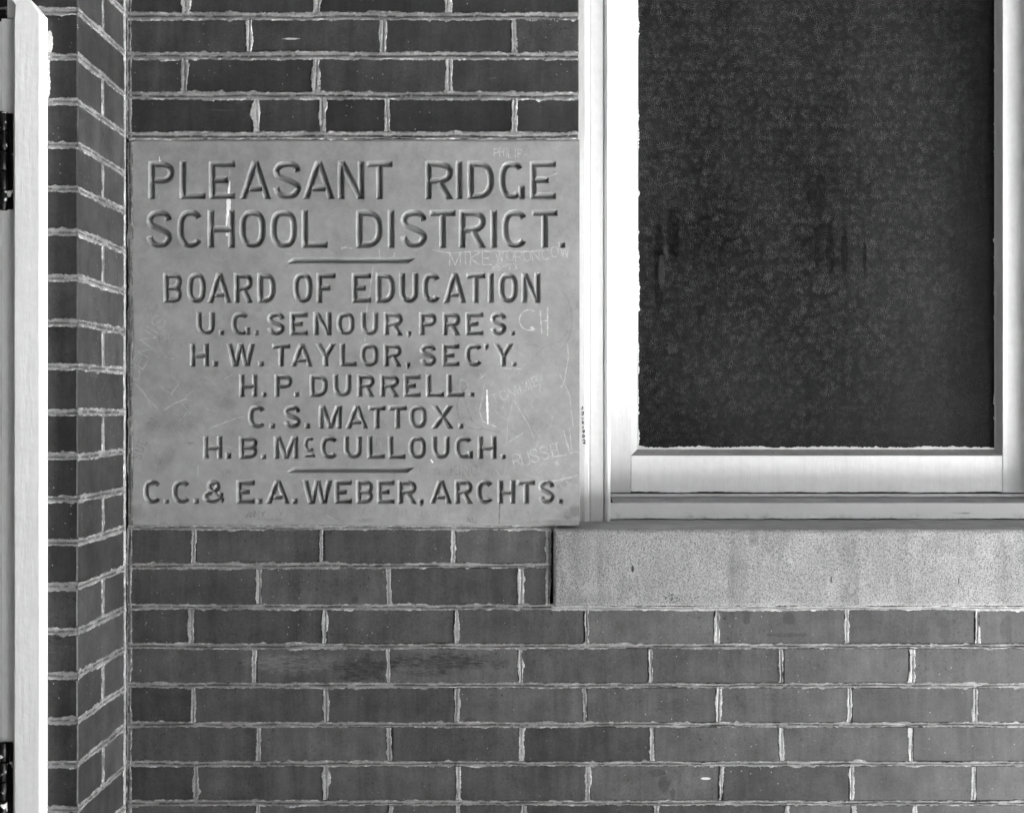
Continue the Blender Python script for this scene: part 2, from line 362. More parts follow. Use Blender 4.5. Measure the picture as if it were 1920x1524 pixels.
# ------------------------------------------------------------------ brick rows (pixel heights and vertical joints read on the wall plane)
XL, XP = 240.0, 1085.0
RJ = 3125
RV = 2880      # right edge of the window opening (a second sash stands beyond the mullion, outside the picture)
for_ext = lambda c: c + [c[-1] + 245 * k for k in range(1, 6) if c[-1] + 245 * k < 3100]
ys_top = [-340, -266, -191, -117, -43, 31, 105, 180, 253]
ys_bot = [988, 1060.5, 1137.5, 1211, 1284.5, 1358, 1431, 1504.5, 1578, 1652, 1726, 1800]
cols_top = {31: [348, 594, 840], 105: [467, 717, 963], 180: [345, 592, 840], 253: [481, 603, 726, 965],
            -43: [470, 716, 962], -117: [348, 594, 840], -191: [470, 716, 962], -266: [348, 594, 840]}
cols_bot = {988: [364, 604, 851], 1060.5: [486, 729, 977], 1137.5: [360, 609, 855, 1098, 1343, 1588, 1831, 2075],
            1211: [478, 728, 975, 1219, 1466, 1708, 1953, 2198], 1284.5: [362, 611, 855, 1097, 1347, 1594, 1829, 2075],
            1358: [485, 732, 979, 1223, 1466, 1708, 1953, 2198], 1431: [367, 612, 859, 1103, 1352, 1595, 1826, 2072],
            1504.5: [483, 731, 858, 984, 1230, 1476, 1599, 1716, 1961, 2206], 1578: [362, 611, 855, 1097, 1347, 1594, 1829, 2075],
            1652: [485, 732, 979, 1223, 1466, 1708, 1953, 2198], 1726: [362, 611, 855, 1097, 1347, 1594, 1829, 2075]}
wall = empty('brick_wall', (WX(600), .05, WZ(1530)), 'dark smooth brick wall with pale raised mortar joints around the carved plaque and below the sill', 'wall')
GAP = 3.7    # half joint in px
S = Strips()
def brick_front(x0, x1, yt, yb):
    j = random.gauss(0, .0003)
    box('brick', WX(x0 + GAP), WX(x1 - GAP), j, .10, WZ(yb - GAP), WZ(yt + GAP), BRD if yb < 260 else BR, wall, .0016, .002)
def wfac(x, y):       # joints are heavier at the top and at the left
    return 1.0 if y < 500 else .76 - .26 * min(1, max(0, (x - 300) / 1400))
def row(x0, x1, yt, yb, cuts):
    xs = [x0 - GAP] + [c for c in cuts if x0 + 20 < c < x1 - 20] + [x1 + GAP]
    for a, b in zip(xs[:-1], xs[1:]): brick_front(a, b, yt, yb)
    for c in xs[1:-1]:
        f = wfac(c, yb); L = (yb - yt - 11) / F * D0
        wv = max(.0034, .0044 * f) + random.uniform(-.0006, .0008)
        S.add((WX(c) + random.uniform(-.0015, .0015), 0, WZ(yb - 5.5)), (random.gauss(0, .006), 0, 1), (1, 0, 0), (0, -1, 0), L, wv, wv, lo=.0014, hi=.0010, vhi=.0007, lens=random.choice([.0, 0, .002, .005, .007]) * f,
              groove=.0018, gw=.0010, bright=.46 + .16 * random.random(), flange=.0008)
def bed(x0, x1, y, k=1.0, **kw):
    # one bed joint in lengths, so that its weight may change
    n = max(1, round((x1 - x0) / 420)); e = np.linspace(x0, x1, n + 1)
    for a, b in zip(e[:-1], e[1:]):
        f = wfac((a + b) / 2, y) * k
        wd = max(.0040, .0066 * f)
        S.add((WX(a), 0, WZ(y)), (1, 0, 0), (0, 0, 1), (0, -1, 0), WX(b) - WX(a), wd, wd, lo=random.uniform(.0006, .0013), hi=random.uniform(.0004, .0009), vhi=.0006, bright=.29 if y < 500 else .31, groove=.0026, gw=.0013 * f + .0003, flange=.0009 + random.uniform(0, .0001), **kw)
for yt, yb in zip(ys_top[:-1], ys_top[1:]):
    cuts = cols_top[yb] if yb in cols_top else [348, 594, 840]
    row(XL + 3, XP, yt, yb, cuts); row(RV, RJ, yt, yb, [3002] if yb in (31, 180, -117) else [])
ymid = list(np.linspace(253, 988, 11))
for i, (yt, yb) in enumerate(zip(ymid[:-1], ymid[1:])): row(RV, RJ, yt, yb, [3002] if i % 2 else [])
for yt, yb in zip(ys_bot[:-1], ys_bot[1:]):
    if yt < 1100: row(XL + 3, 1032, yt, yb, cols_bot[yt]); row(RV + 55, RJ, yt, yb, [])
    else: row(XL + 3, RJ, yt, yb, for_ext(cols_bot[yt]))
for y in ys_top[:-1]: bed(XL, XP - 1, y); bed(RV - 2, RJ, y)
S.add((WX(XL), 0, WZ(255)), (1, 0, 0), (0, 0, 1), (0, -1, 0), WX(XP - 1) - WX(XL), .0072, .0052, lo=.001, bright=.34, groove=.004, gw=.0016, flange=.0010)
for y in ymid[:-1]: bed(RV - 2, RJ, y)
S.add((WX(XL), 0, WZ(989)), (1, 0, 0), (0, 0, 1), (0, -1, 0), WX(1045) - WX(XL), .0038, .0040, lo=.0008, bright=.36, groove=.0022, gw=.0011)
bed(XL, 1036, 1060.5); bed(RV + 55, RJ, 1060.5); bed(RV + 55, RJ, 988)
bed(XL, 1040, 1137.5)
S.add((WX(1034), 0, WZ(1139.5)), (1, 0, 0), (0, 0, 1), (0, -1, 0), WX(RJ) - WX(1034), .0030, .0040, lo=.0011, hi=.0007, bright=.52, groove=.0016, gw=.0008)
for y in ys_bot[3:]: bed(XL, RJ, y)
# vertical bead beside the left end of the sill and in the corner to the pier
for yt, yb in ((988, 1060.5), (1060.5, 1137.5)):
    S.add((WX(1028.5), 0, WZ(yb - 3)), (0, 0, 1), (1, 0, 0), (0, -1, 0), (yb - yt - 8) / F * D0, .0034, .0050, lens=.0015, bright=.5, groove=.0014, gw=.0008)
S.add((WX(XL) + .0012, 0, WZ(1800)), (0, 0, 1), (1, 0, 0), (0, -1, 0), WZ(990) - WZ(1800), .0048, .003, lo=.0009, bright=.30, groove=.002, gw=.0014)
S.add((WX(243.5), -.0012, WZ(984)), (0, 0, 1), (1, 0, 0), (0, -1, 0), WZ(268) - WZ(984), .0046, .0030, lo=.0012, hi=.0005, bright=.22, groove=.0005, gw=.001, flange=.0006, fleck=.25)
S.add((WX(XL) + .0010, 0, WZ(258)), (0, 0, 1), (1, 0, 0), (0, -1, 0), WZ(-340) - WZ(258), .0050, .003, lo=.0012, bright=.28, groove=.0024, gw=.0014)
# mortar bed behind all the joints
box('mortar_core', WX(236), WX(XP - 3), .005, .10, WZ(250), WZ(-340), MO, wall, .001)
box('mortar_core', WX(236), WX(1030), .005, .10, WZ(1139), WZ(986), MO, wall, .001)
box('mortar_core', WX(236), WX(RJ - 8), .005, .10, WZ(1796), WZ(1139.5), MO, wall, .001)
box('mortar_core', WX(RV + 6), WX(RJ - 8), .005, .10, WZ(1139.2), WZ(-340), MO, wall, .001)
mo = S.build('mortar', MO, wall); tag(mo, kind='stuff')

# plain building body behind and around what the picture shows
bx0, bx1 = -5.0, 4.5
body = empty('school_building', (0, .5, 0), 'plain brick body of the school behind the plaque wall, window and door', 'building')
box('wall', bx0, WX(RJ), .3, .6, 0, 3.3, PLAST, body, .004)
box('wall', WX(RJ) + .002, bx1, .0, .6, 0, 3.3, PLAST, body, .004)
box('wall', WX(60), WX(RJ) - .002, .004, .296, WZ(-342), 3.3, PLAST, body, .004)
box('wall', WX(238), WX(RJ) - .002, .004, .296, 0, WZ(1802), PLAST, body, .004)
box('wall', WX(238), WX(XP - 2), .102, .296, WZ(1798), WZ(-338), PLAST, body, .004)
box('wall', WX(XP), WX(RJ) - .002, .102, .296, WZ(1798), WZ(1145), PLAST, body, .004)
box('wall', WX(RV), WX(RJ) - .002, .102, .296, WZ(1142), WZ(-338), PLAST, body, .004)

# ------------------------------------------------------------------ pier at the left
PXR = WX(235.5); DN = .21; DP_ = D0 - DN
pier = empty('brick_pier', (PXR - .05, -DN / 2, WZ(1600)), 'projecting dark brick pier between the door frame and the plaque wall', 'pier')
yf = [26, 103, 179, 254, 326, 399, 472, 548, 623, 696, 773, 847, 918, 990, 1064, 1139, 1213, 1288, 1361, 1436, 1510, 1583, 1656, 1730, 1803]
yf = [26 - 76 * k for k in range(5, 0, -1)] + yf
SP = Strips()
for i, (a, b) in enumerate(zip(yf[:-1], yf[1:])):
    z0, z1 = WZ(b - 4.4), WZ(a + 4.4); split = (i % 2 == 1)     # i==5 is the 26-103 row, which shows a middle joint
    j = random.gauss(0, .0004)
    if split:
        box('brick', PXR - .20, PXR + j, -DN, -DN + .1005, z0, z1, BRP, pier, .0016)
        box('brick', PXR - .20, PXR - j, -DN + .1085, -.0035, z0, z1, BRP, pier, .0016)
        SP.add((PXR, -DN + .1045, z0), (0, random.gauss(0, .01), 1), (0, 1, 0), (1, 0, 0), z1 - z0, .0042, .0042, lo=.0014, hi=.0006, groove=.001, gw=.001, bright=.26, lens=random.choice([0, .001, .003]))
    else:
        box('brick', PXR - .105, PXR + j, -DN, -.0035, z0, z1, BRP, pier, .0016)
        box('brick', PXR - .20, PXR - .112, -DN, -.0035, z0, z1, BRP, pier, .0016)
for y in yf:
    tl = random.gauss(0, .008)
    SP.add((PXR, -DN - .0006, WZ(y) - tl * .1), (0, 1, tl), (0, 0, 1), (1, 0, 0), DN - .002, .0058, .0058, lo=.0014, hi=.0009, vhi=.0006, groove=.0012, gw=.0012, bright=.20, flange=.0008, fleck=.3)
    SP.add((PXR - .12, -DN, WZ(y)), (1, 0, 0), (0, 0, 1), (0, -1, 0), .1206, .0055, .0058, lo=.0014, hi=.0010, vhi=.0007, groove=.0016, gw=.0014, bright=.38, flange=.0008)
SP.add((PXR, -.0045, WZ(1800)), (0, 0, 1), (0, 1, 0), (1, 0, 0), WZ(-340) - WZ(1800), .0046, .0046, lo=.0008, groove=.0006, gw=.001, bright=.5)
box('mortar_core', PXR - .195, PXR - .004, -DN + .005, .1, WZ(1803), WZ(-350), MO, pier, .001)
tag(SP.build('mortar', MO, pier), kind='stuff')
box('pier_shaft', PXR - .35, PXR - .001, -DN + .001, .29, 0, WZ(1806), PLAST, pier, .003)
box('pier_shaft', PXR - .35, PXR - .001, -DN + .001, .29, WZ(-356), 2.9, PLAST, pier, .003)

# ------------------------------------------------------------------ carved plaque
PX0, PX1, PY0, PY1 = 241.5, 1086.5, 261.5, 985.5
G = 1.05
nx, ny = int((PX1 - PX0) / G) + 1, int((PY1 - PY0) / G) + 1
gx = np.linspace(PX0, PX1, nx); gy = np.linspace(PY0, PY1, ny)
H = np.zeros((ny, nx), np.float32); SC = np.zeros_like(H); SM = np.zeros_like(H); PT = np.zeros_like(H); RB = np.zeros_like(H)
def window_of(x0, x1, y0, y1):
    i0, i1 = np.searchsorted(gx, [x0, x1]); j0, j1 = np.searchsorted(gy, [y0, y1]); return slice(j0, j1), slice(i0, i1)
def polydist(pts, X, Y):
    pts = np.asarray(pts, float); best = np.full(X.shape, 1e9); sb = np.zeros(X.shape); s0 = 0
    for (ax, ay), (bx, by) in zip(pts[:-1], pts[1:]):
        L = math.hypot(bx - ax, by - ay)
        if L < 1e-6: continue
        t = np.clip(((X - ax) * (bx - ax) + (Y - ay) * (by - ay)) / L / L, 0, 1)
        d = np.hypot(X - ax - t * (bx - ax), Y - ay - t * (by - ay))
        m = d < best; best = np.where(m, d, best); sb = np.where(m, s0 + t * L, sb); s0 += L
    return best, sb, s0
def sup(cx, cy, rx, ry, a0, a1, n=2.5, k=26):
    out = []
    for a in np.linspace(R(a0), R(a1), k):
        c, s = math.cos(a), math.sin(a)
        out.append((cx + rx * math.copysign(abs(c) ** (2 / n), c), cy - ry * math.copysign(abs(s) ** (2 / n), s)))
    return out
def smooth_pts(P, k=6):
    P = [P[0]] + list(P) + [P[-1]]; out = []
    for i in range(1, len(P) - 2):
        p0, p1, p2, p3 = [np.array(P[i + j], float) for j in (-1, 0, 1, 2)]
        for t in np.linspace(0, 1, k, endpoint=False):
            out.append(tuple(.5 * (2 * p1 + (p2 - p0) * t + (2 * p0 - 5 * p1 + 4 * p2 - p3) * t * t + (3 * p1 - p0 - 3 * p2 + p3) * t ** 3)))
    out.append(tuple(P[-1])); return out
def glyph(ch, x0, x1, T, B, t):
    """strokes (centre lines) of one letter; y runs down"""
    L, Rr, Tc, Bc = x0 + t / 2, x1 - t / 2, T + t / 2, B - t / 2
    h, w_ = B - T, x1 - x0; mx, my = (x0 + x1) / 2, (T + B) / 2; e = t
    lp = lambda u, v: (L + (Rr - L) * u, Tc + (Bc - Tc) * v)
    if ch == 'H': return [[(L, T), (L, B)], [(Rr, T), (Rr, B)], [(L, my + t * .1), (Rr, my + t * .1)]]
    if ch == 'I': return [[(mx, T), (mx, B)]]
    if ch == 'L': return [[(L, T), (L, B)], [(x0, Bc), (x1, Bc)]]
    if ch == 'E': return [[(L, T), (L, B)], [(x0, Bc), (x1, Bc)], [(x0, Tc), (x1, Tc)], [(L, my), (x1 - w_ * .28, my)]]
    if ch == 'F': return [[(L, T), (L, B)], [(x0, Tc), (x1, Tc)], [(L, my), (x1 - w_ * .28, my)]]
    if ch == 'T': return [[(x0, Tc), (x1, Tc)], [(mx, Tc), (mx, B)]]
    if ch == 'A':
        dx = (mx - L); return [[(L - dx * e / h, B + e), (mx + dx * e / h * .3, T - e * .3)], [(Rr + dx * e / h, B + e), (mx - dx * e / h * .3, T - e * .3)], [(L + dx * .42, T + h * .72), (Rr - dx * .42, T + h * .72)]]
    if ch == 'N': dx = Rr - L; return [[(L, T), (L, B)], [(Rr, T), (Rr, B)], [(L - dx * e / h, T - e), (Rr + dx * e / h, B + e)]]
    if ch == 'M': return [[(L, T), (L, B)], [(Rr, T), (Rr, B)], [(L - .1 * e, T - e), (mx, B)], [(Rr + .1 * e, T - e), (mx, B)]]
    if ch == 'W':
        q = (Rr - L) / 4; s = q * e / h
        return [[(L - s, T - e), (L + q, B + e * .4)], [(mx + s * .3, T - e * .3), (L + q, B + e * .4)], [(mx - s * .3, T - e * .3), (Rr - q, B + e * .4)], [(Rr + s, T - e), (Rr - q, B + e * .4)]]
    if ch == 'Y': return [[(L - .3 * e, T - e * .7), (mx, my + t * .2)], [(Rr + .3 * e, T - e * .7), (mx, my + t * .2)], [(mx, my), (mx, B)]]
    if ch == 'X': return [[(L - .3 * e, T - .5 * e), (Rr + .3 * e, B + .5 * e)], [(Rr + .3 * e, T - .5 * e), (L - .3 * e, B + .5 * e)]]
    if ch == 'V': return [[(L, T), (mx, B)], [(Rr, T), (mx, B)]]
    if ch == 'K': return [[(L, T), (L, B)], [(Rr, T), (L, my)], [(L, my), (Rr, B)]]
    if ch == 'Z': return [[(L, T), (Rr, T), (L, B), (Rr, B)]]
    if ch == 'J': return [[(Rr, T), (Rr, my), (mx, B), (L, my)]]
    if ch == 'O': return [sup(mx, my, (Rr - L) / 2, (Bc - Tc) / 2, 0, 360, 2.6, 44) + [(Rr, my - t * .4)]]
    if ch in 'C': return [sup(mx, my, (Rr - L) / 2, (Bc - Tc) / 2, 38, 322, 2.6, 36)]
    if ch == 'G': return [sup(mx, my, (Rr - L) / 2, (Bc - Tc) / 2, 38, 310, 2.6, 36), [(x1 - t * .45, T + h * .64), (x1 - t * .45, B)]]
    if ch == 'U': return [[(L, T)] + sup(mx, B - t / 2 - w_ * .42 + 0, (Rr - L) / 2, w_ * .42, 180, 360, 2.2, 20) + [(Rr, T)]]
    if ch == 'S': return [smooth_pts([lp(*p) for p in ((.97, .24), (.90, .10), (.70, .01), (.45, 0), (.18, .05), (.03, .2), (.10, .36), (.38, .46), (.66, .54), (.93, .66), (.98, .80), (.80, .96), (.52, 1), (.25, .97), (.07, .86), (.02, .74))])]
    if ch == 'D': return [[(L, T), (L, B)], [(L, Tc), (L + w_ * .25, Tc)] + sup(L + w_ * .25, my, Rr - L - w_ * .25, (Bc - Tc) / 2, 88, -88, 2.4, 24) + [(L, Bc)]]
    if ch in 'PR':
        yb = my + t * .1; q = [[(L, T), (L, B)], [(L, Tc), (L + w_ * .35, Tc)] + sup(L + w_ * .35, (Tc + yb) / 2, Rr - L - w_ * .35, (yb - Tc) / 2, 88, -88, 2.2, 20) + [(L, yb)]]
        if ch == 'R': q.append([(mx - t * .05, yb), (Rr + t * .15, B + e * .3)])
        return q
    if ch == 'B':
        r = [[(L, T), (L, B)]]
        for a, b in ((Tc, my), (my, Bc)): r.append([(L, a), (L + w_ * .35, a)] + sup(L + w_ * .35, (a + b) / 2, Rr - L - w_ * .35, (b - a) / 2, 88, -88, 2.2, 18) + [(L, b)])
        return r
    if ch == '&': return [smooth_pts([lp(*p) for p in ((1.0, .99), (.80, .88), (.34, .42), (.22, .24), (.30, .06), (.46, 0), (.62, .06), (.68, .22), (.56, .40), (.14, .58), (0, .76), (.10, .94), (.34, 1.0), (.60, .93), (.78, .74), (.86, .52))])]
    if ch == '.': return [[(x0, B - (x1 - x0) * .5), (x1, B - (x1 - x0) * .5)]]
    if ch == '5': return [[(Rr, T), (L, T), (L, my), (mx, my - h * .05), (Rr, my + h * .2), (mx, B), (L, B - h * .1)]]
    if ch == '6': return [[(Rr, T), (L, my), (L, B - h * .15), (mx, B), (Rr, B - h * .2), (mx, my), (L, my + h * .1)]]
    if ch == '7': return [[(L, T), (Rr, T), (L + w_ * .3, B + h * .2)]]
    if ch == '3': return [[(L, T), (Rr, T + h * .15), (mx, my), (Rr, my + h * .25), (L, B)]]
    if ch == '4': return [[(Rr, B), (Rr, T), (L, my + h * .1), (x1, my + h * .1)]]
    if ch == '0': return [sup(mx, my, w_ / 2, h / 2, 0, 360, 2, 20)]
    if ch == '-': return [[(x0, my), (x1, my)]]
    return []
def carve(ch, x0, x1, T, B, t):
    if ch == '.': t = x1 - x0
    if ch in ",'":
        k = x1 - x0; carve('.', x0, x1, T, T + k + .5, k) if ch == "'" else carve('.', x0, x1, B - k, B, k)
        y = (T + k) if ch == "'" else B
        pts = [(x1 - k * .3, y - k * .5), (x0 + k * .35, y + k * .45)]; t = k * .55; T, B = T - 9, B + 9; strokes = [pts]
    else: strokes = glyph(ch, x0, x1, T, B, t)
    sl = window_of(x0 - 8, x1 + 8, T - 8, B + 8); X, Y = np.meshgrid(gx[sl[1]], gy[sl[0]])
    wob = .35 * np.sin(X * .21 + Y * .13) + .25 * np.sin(Y * .41 - X * .3)
    for s in strokes:
        closed = (ch in 'O')
        d, sp, L = polydist(s, X, Y); dep = t / 2 + wob * .3 - d
        if not closed: dep = np.minimum(dep, np.minimum(sp, L - sp) * 1.0)
        dep = np.minimum(dep, np.minimum(Y - T + .3, B - Y + .3))
        H[sl] = np.maximum(H[sl], np.clip(dep, 0, None))
lines = [
 (302.5, 373.6, 11.5, [('P',279,327),('L',337.5,385.5),('E',392.5,441),('A',450,507.7),('S',511.5,565),('A',568,627),('N',634,683),('T',688.6,735.4),('R',797.6,849),('I',855,867),('D',877,926),('G',936,983),('E',994,1042)]),
 (394, 465, 11.5, [('S',274.4,323),('C',333,381.6),('H',390,440),('O',449,498),('O',507,557),('L',566,614),('D',668,717),('I',727.5,739.5),('S',750.7,801),('T',806,854),('R',861,910.7),('I',920,931.5),('C',941.4,990),('T',997.5,1045),('.',1048,1059)]),
 (512, 568, 10.2, [('B',306.5,341.5),('O',351,386),('A',389.4,433.6),('R',439,474),('D',483,517),('O',550,586),('F',594,629),('E',660,695.6),('D',705,740.6),('U',749,784),('C',792,827),('A',831.7,873.6),('T',874.8,909.5),('I',915,925.6),('O',935,970.6),('N',978,1013)]),
 (585.4, 628.5, 9.3, [('U',369,402.7),('.',410.7,420),('G',434,468.7),('.',476.7,485),('S',501,534),('E',543.6,577),('N',588,621.5),('O',631.4,665),('U',677,709),('R',720,755),(',',763,770.6),('P',786.6,818.5),('R',830,863),('E',873,906),('S',919,949.5),('.',957,965)]),
 (644.3, 687, 9.3, [('H',357,391.7),('.',399,409),('W',425.6,477.6),('.',484,494),('T',511,544),('A',545.5,586),('Y',590.6,630.7),('L',637.6,669),('O',675.5,709.5),('R',719.5,753),(',',761,769),('S',787,818),('E',829,861),('C',872,905.5),("'",908,916),('Y',924.6,963),('.',959.5,968)]),
 (701.6, 744, 9.3, [('H',449,482.4),('.',491,499.6),('P',515,548),('.',551.6,561),('D',581,615),('U',625,658.7),('R',670,702),('R',712.6,748),('E',756.7,788.5),('L',799,832),('L',837.6,871),('.',880,889)]),
 (760, 803, 9.3, [('C',465.7,499),('.',506,515.7),('S',531.5,564),('.',571.6,581.4),('M',598,641),('A',648.6,689.6),('T',690.8,723),('T',728.6,762),('O',767,800),('X',809,849.6),('.',859.7,869)]),
 (817.5, 860, 9.3, [('H',381.6,417),('.',423,433.6),('B',448.5,482.4),('.',490,499),('M',514,559),('C',601,635),('U',645,678.6),('L',689,721.5),('L',728,760),('O',766,798.6),('U',810,843),('G',852.7,886),('H',896,930.6),('.',939.5,948)]),
 (899.7, 944, 9.6, [('C',269,303),('.',307.6,317),('C',323,357.6),('.',363,373),('&',380,424.5),('E',443.5,477.6),('.',482,492),('A',499,542.5),('.',547.8,558),('W',567.7,622.7),('E',627,659.4),('B',668,699.4),('E',707,739.4),('R',746,781),(',',785,794),('A',806,847),('R',852.5,886),('C',893,926),('H',933.5,966),('T',970,1003),('S',1009,1040),('.',1045.6,1055)]),
]
for T, B, t, ls in lines:
    for ch, a, b in ls: carve(ch, a, b, T, B, t)
carve('C', 570, 590, 818.6, 847, 6.5)
def rule(x0, x1, y0, y1):       # slanted ends
    sl = window_of(x0 - 4, x1 + 4, y0 - 4, y1 + 4); X, Y = np.meshgrid(gx[sl[1]], gy[sl[0]])
    k = (x1 - x0) and 14
    dep = np.minimum(np.minimum(Y - y0, y1 - Y), np.minimum(((X - x0) - (y1 - Y) * 1.1) * .6, ((x1 - X) - (Y - y0) * 1.3) * .6))
    H[sl] = np.maximum(H[sl], np.clip(dep, 0, None))
rule(538, 779, 483.5, 494); rule(538, 778, 875.5, 886)
sl = window_of(566, 594, 848, 860); X, Y = np.meshgrid(gx[sl[1]], gy[sl[0]])
H[sl] = np.maximum(H[sl], np.clip(np.minimum(np.minimum(Y - 851, 857 - Y), np.minimum(X - 570, 590 - X)), 0, None))
# soften the arrises a little
def blur(A):
    P = np.pad(A, 1, mode='edge'); A = (P[:-2, 1:-1] + P[2:, 1:-1] + 2 * P[1:-1, 1:-1]) / 4
    P = np.pad(A, 1, mode='edge'); return (P[1:-1, :-2] + P[1:-1, 2:] + 2 * P[1:-1, 1:-1]) / 4
H = .8 * H + .2 * blur(H)
def scratch(pts, wd=1.3, a=.6, dark=False, seed=None, br=True):
    pts = np.asarray(pts, float); m = 4
    sl = window_of(pts[:, 0].min() - m, pts[:, 0].max() + m, pts[:, 1].min() - m, pts[:, 1].max() + m)
    X, Y = np.meshgrid(gx[sl[1]], gy[sl[0]])
    if X.size == 0: return
    d, sp, L = polydist(pts, X, Y)
    I = np.clip(1.0 - (d - wd * .35) / (wd * .75), 0, 1) * a
    ph = rng.uniform(0, 6); I = I * np.clip(.8 + .35 * np.sin(sp * .35 + ph) + .2 * np.sin(sp * 1.3 + ph), .25, 1)
    A = SM if dark else SC; A[sl] = np.maximum(A[sl], I)
def scribe(txt, x, y, h, wfac=.62, rot=0, wd=1.3, a=.5, dark=False, gap=.25, jit=1.0):
    c, s = math.cos(R(rot)), math.sin(R(rot)); cx = 0
    for ch in txt:
        wch = h * wfac * (.35 if ch in 'I.' else 1.15 if ch in 'WM' else 1)
        if ch == '.': st = [[(cx, -1.5), (cx + 1.5, 0)]]
        else: st = glyph(ch, cx, cx + wch, -h, 0, .01) if ch != ' ' else []
        j = rng.normal(0, jit, 2)
        for p in st:
            q = [(x + (u + j[0]) * c + (v + j[1]) * s, y - (u + j[0]) * s + (v + j[1]) * c) for u, v in p]
            q = [(u + rng.normal(0, jit * .3), v + rng.normal(0, jit * .3)) for u, v in q] if len(q) < 8 else q
            scratch(q, wd, a, dark)
        cx += wch + h * gap
scribe('MIKE', 843, 496, 24, .75, 0, 1.3, .6); scribe('WORONCOW', 930, 492, 19, .68, 4, 1.2, .45, gap=.22)
scratch([(811, 469), (845, 475), (905, 470), (990, 472), (1020, 470)], 1.2, .6)
scribe('65-73', 922, 507, 12, .6, 2, 1.2, .5); scribe('PHILIP', 927, 294, 15, .5, -2, 1.2, .5, gap=.2); scratch([(982, 290), (986, 291)], 1.3, .5)
scratch(sup(992, 600, 18, 19, 60, 290, 2, 20), 1.5, .75); scratch([(997, 614), (1001, 617), (998, 619)], 3, .8)
for q in ([(1013, 582), (1016, 624)], [(1027, 578), (1027, 628)], [(1014, 602), (1026, 601)]): scratch(q, 1.5, .75)
scribe('RUSSELL', 965, 876, 24, .6, 14, 1.3, .5, gap=.14); scribe('1961', 1028, 880, 12, .5, 25, 1.2, .4); scribe('TOMMIE', 925, 757, 17, .8, 22, 1.2, .45)
scribe('DEN', 256, 715, 24, .8, 62, 1.2, .35); scribe('NIS', 282, 650, 24, .8, 58, 1.2, .35); scribe('D I', 862, 735, 22, .7, -6, 1.1, .35)
for q, a in (([(1064, 645), (1066, 670), (1058, 716), (1052, 726)], .55), ([(1050, 703), (1068, 740), (1075, 800)], .4), ([(1057, 806), (1066, 845)], .6), ([(1068, 804), (1072, 842)], .5),
             ([(965, 752), (993, 800), (1000, 820)], .4), ([(962, 752), (952, 790), (950, 830)], .3), ([(1034, 902), (1083, 890)], .6), ([(1030, 905), (1080, 893)], .5), ([(955, 828), (980, 812)], .45),
             ([(940, 690), (978, 692)], .5), ([(912, 700), (898, 712)], .4), ([(309, 768), (330, 755), (350, 748)], .5), ([(321, 740), (334, 722)], .5), ([(420, 712), (436, 702)], .4), ([(298, 770), (255, 720)], .3),
             ([(395, 802), (440, 785), (455, 781)], .45), ([(240 + 45, 765), (270, 735), (256, 722)], .35), ([(431, 320), (431, 330)], .4), ([(1046, 325), (1018, 336)], .5), ([(711, 464), (712, 484)], .5), ([(740, 475), (738, 482)], .6),
             ([(700, 500), (694, 545), (688, 580), (686, 600)], .6), ([(650, 462), (640, 468)], .5), ([(640, 464), (660, 466)], .5), ([(686, 625), (684, 640)], .5), ([(660, 700), (658, 735)], .4), ([(672, 770), (676, 790)], .5),
             ([(297, 965), (297, 984)], .3), ([(1017, 690), (1012, 735)], .3), ([(905, 745), (899, 770), (905, 790), (930, 800)], .5), ([(372, 872), (372, 890)], .4)):
    scratch(q, 1.3, a)
for k in range(150):      # loose scratches, thickest in the lower right
    if k < 80: x, y = 985 + rng.normal(0, 50), 780 + rng.normal(0, 70)
    elif k < 120: x, y = 320 + rng.normal(0, 55), 740 + rng.normal(0, 80)
    else: x, y = rng.uniform(260, 1070), rng.uniform(285, 975)
    an = rng.choice([R(60), R(-65), R(30)]) + rng.normal(0, .25); L = rng.uniform(6, 34)
    p = [(x, y), (x + L * .5 * math.cos(an) + rng.normal(0, 1.5), y + L * .5 * math.sin(an)), (x + L * math.cos(an), y + L * math.sin(an) + rng.normal(0, 2))]
    scratch(p, 1.0, rng.uniform(.10, .32), dark=(k % 3 == 1))
# pencilled names and rubbed dirt, then painted light and shade
scribe('SUE', 262, 862, 15, .6, 68, 1.3, .55, True, .4); scribe('N', 290, 800, 15, .6, 60, 1.3, .5, True); scribe('ANNY', 460, 968, 10, .9, 0, 1.6, .5, True, .05); scribe('V', 522, 964, 12, .8, 0, 1.2, .5, True)
scribe('TROWN SANE', 480, 975, 5, .7, -2, 1.0, .3, True, .3, .4); scribe('AL', 877, 978, 8, .8, 0, 1.3, .6, True); scribe('GORDEN', 672, 977, 5, .7, 0, 1.1, .45, True, .2, .4)
scribe('HAD ROD DANCE', 665, 962, 14, .55, -3, 1.0, .28, True, .5); scribe('KING', 846, 892, 19, .6, 2, 1.2, .45, True, .2); scribe('VICKI', 788, 890, 12, .6, 2, 1.1, .3, True); scribe('MIKE', 420, 894, 9, .7, 18, 1.2, .4, True)
scribe('ROW', 250, 966, 10, .6, 30, 1.2, .35, True); scribe('1940', 463, 762, 8, .6, 4, 1.2, .5, True); scribe('K', 705, 838, 18, .5, 0, 1.0, .35, True); scribe('LEE', 586, 895, 9, .7, 3, 1.0, .3, True); scribe('TANA', 275, 588, 13, .7, 12, 1.1, .3, True, .6)
scribe('RIC', 300, 642, 11, .7, 10, 1.2, .4, True, .5); scribe('EFRAUM', 955, 968, 11, .6, 0, 1.1, .25, True); scribe('SIMON', 1052, 918, 9, .6, 42, 1.2, .4, True); scribe('BOB', 545, 910, 8, .6, -60, 1.1, .3, True)
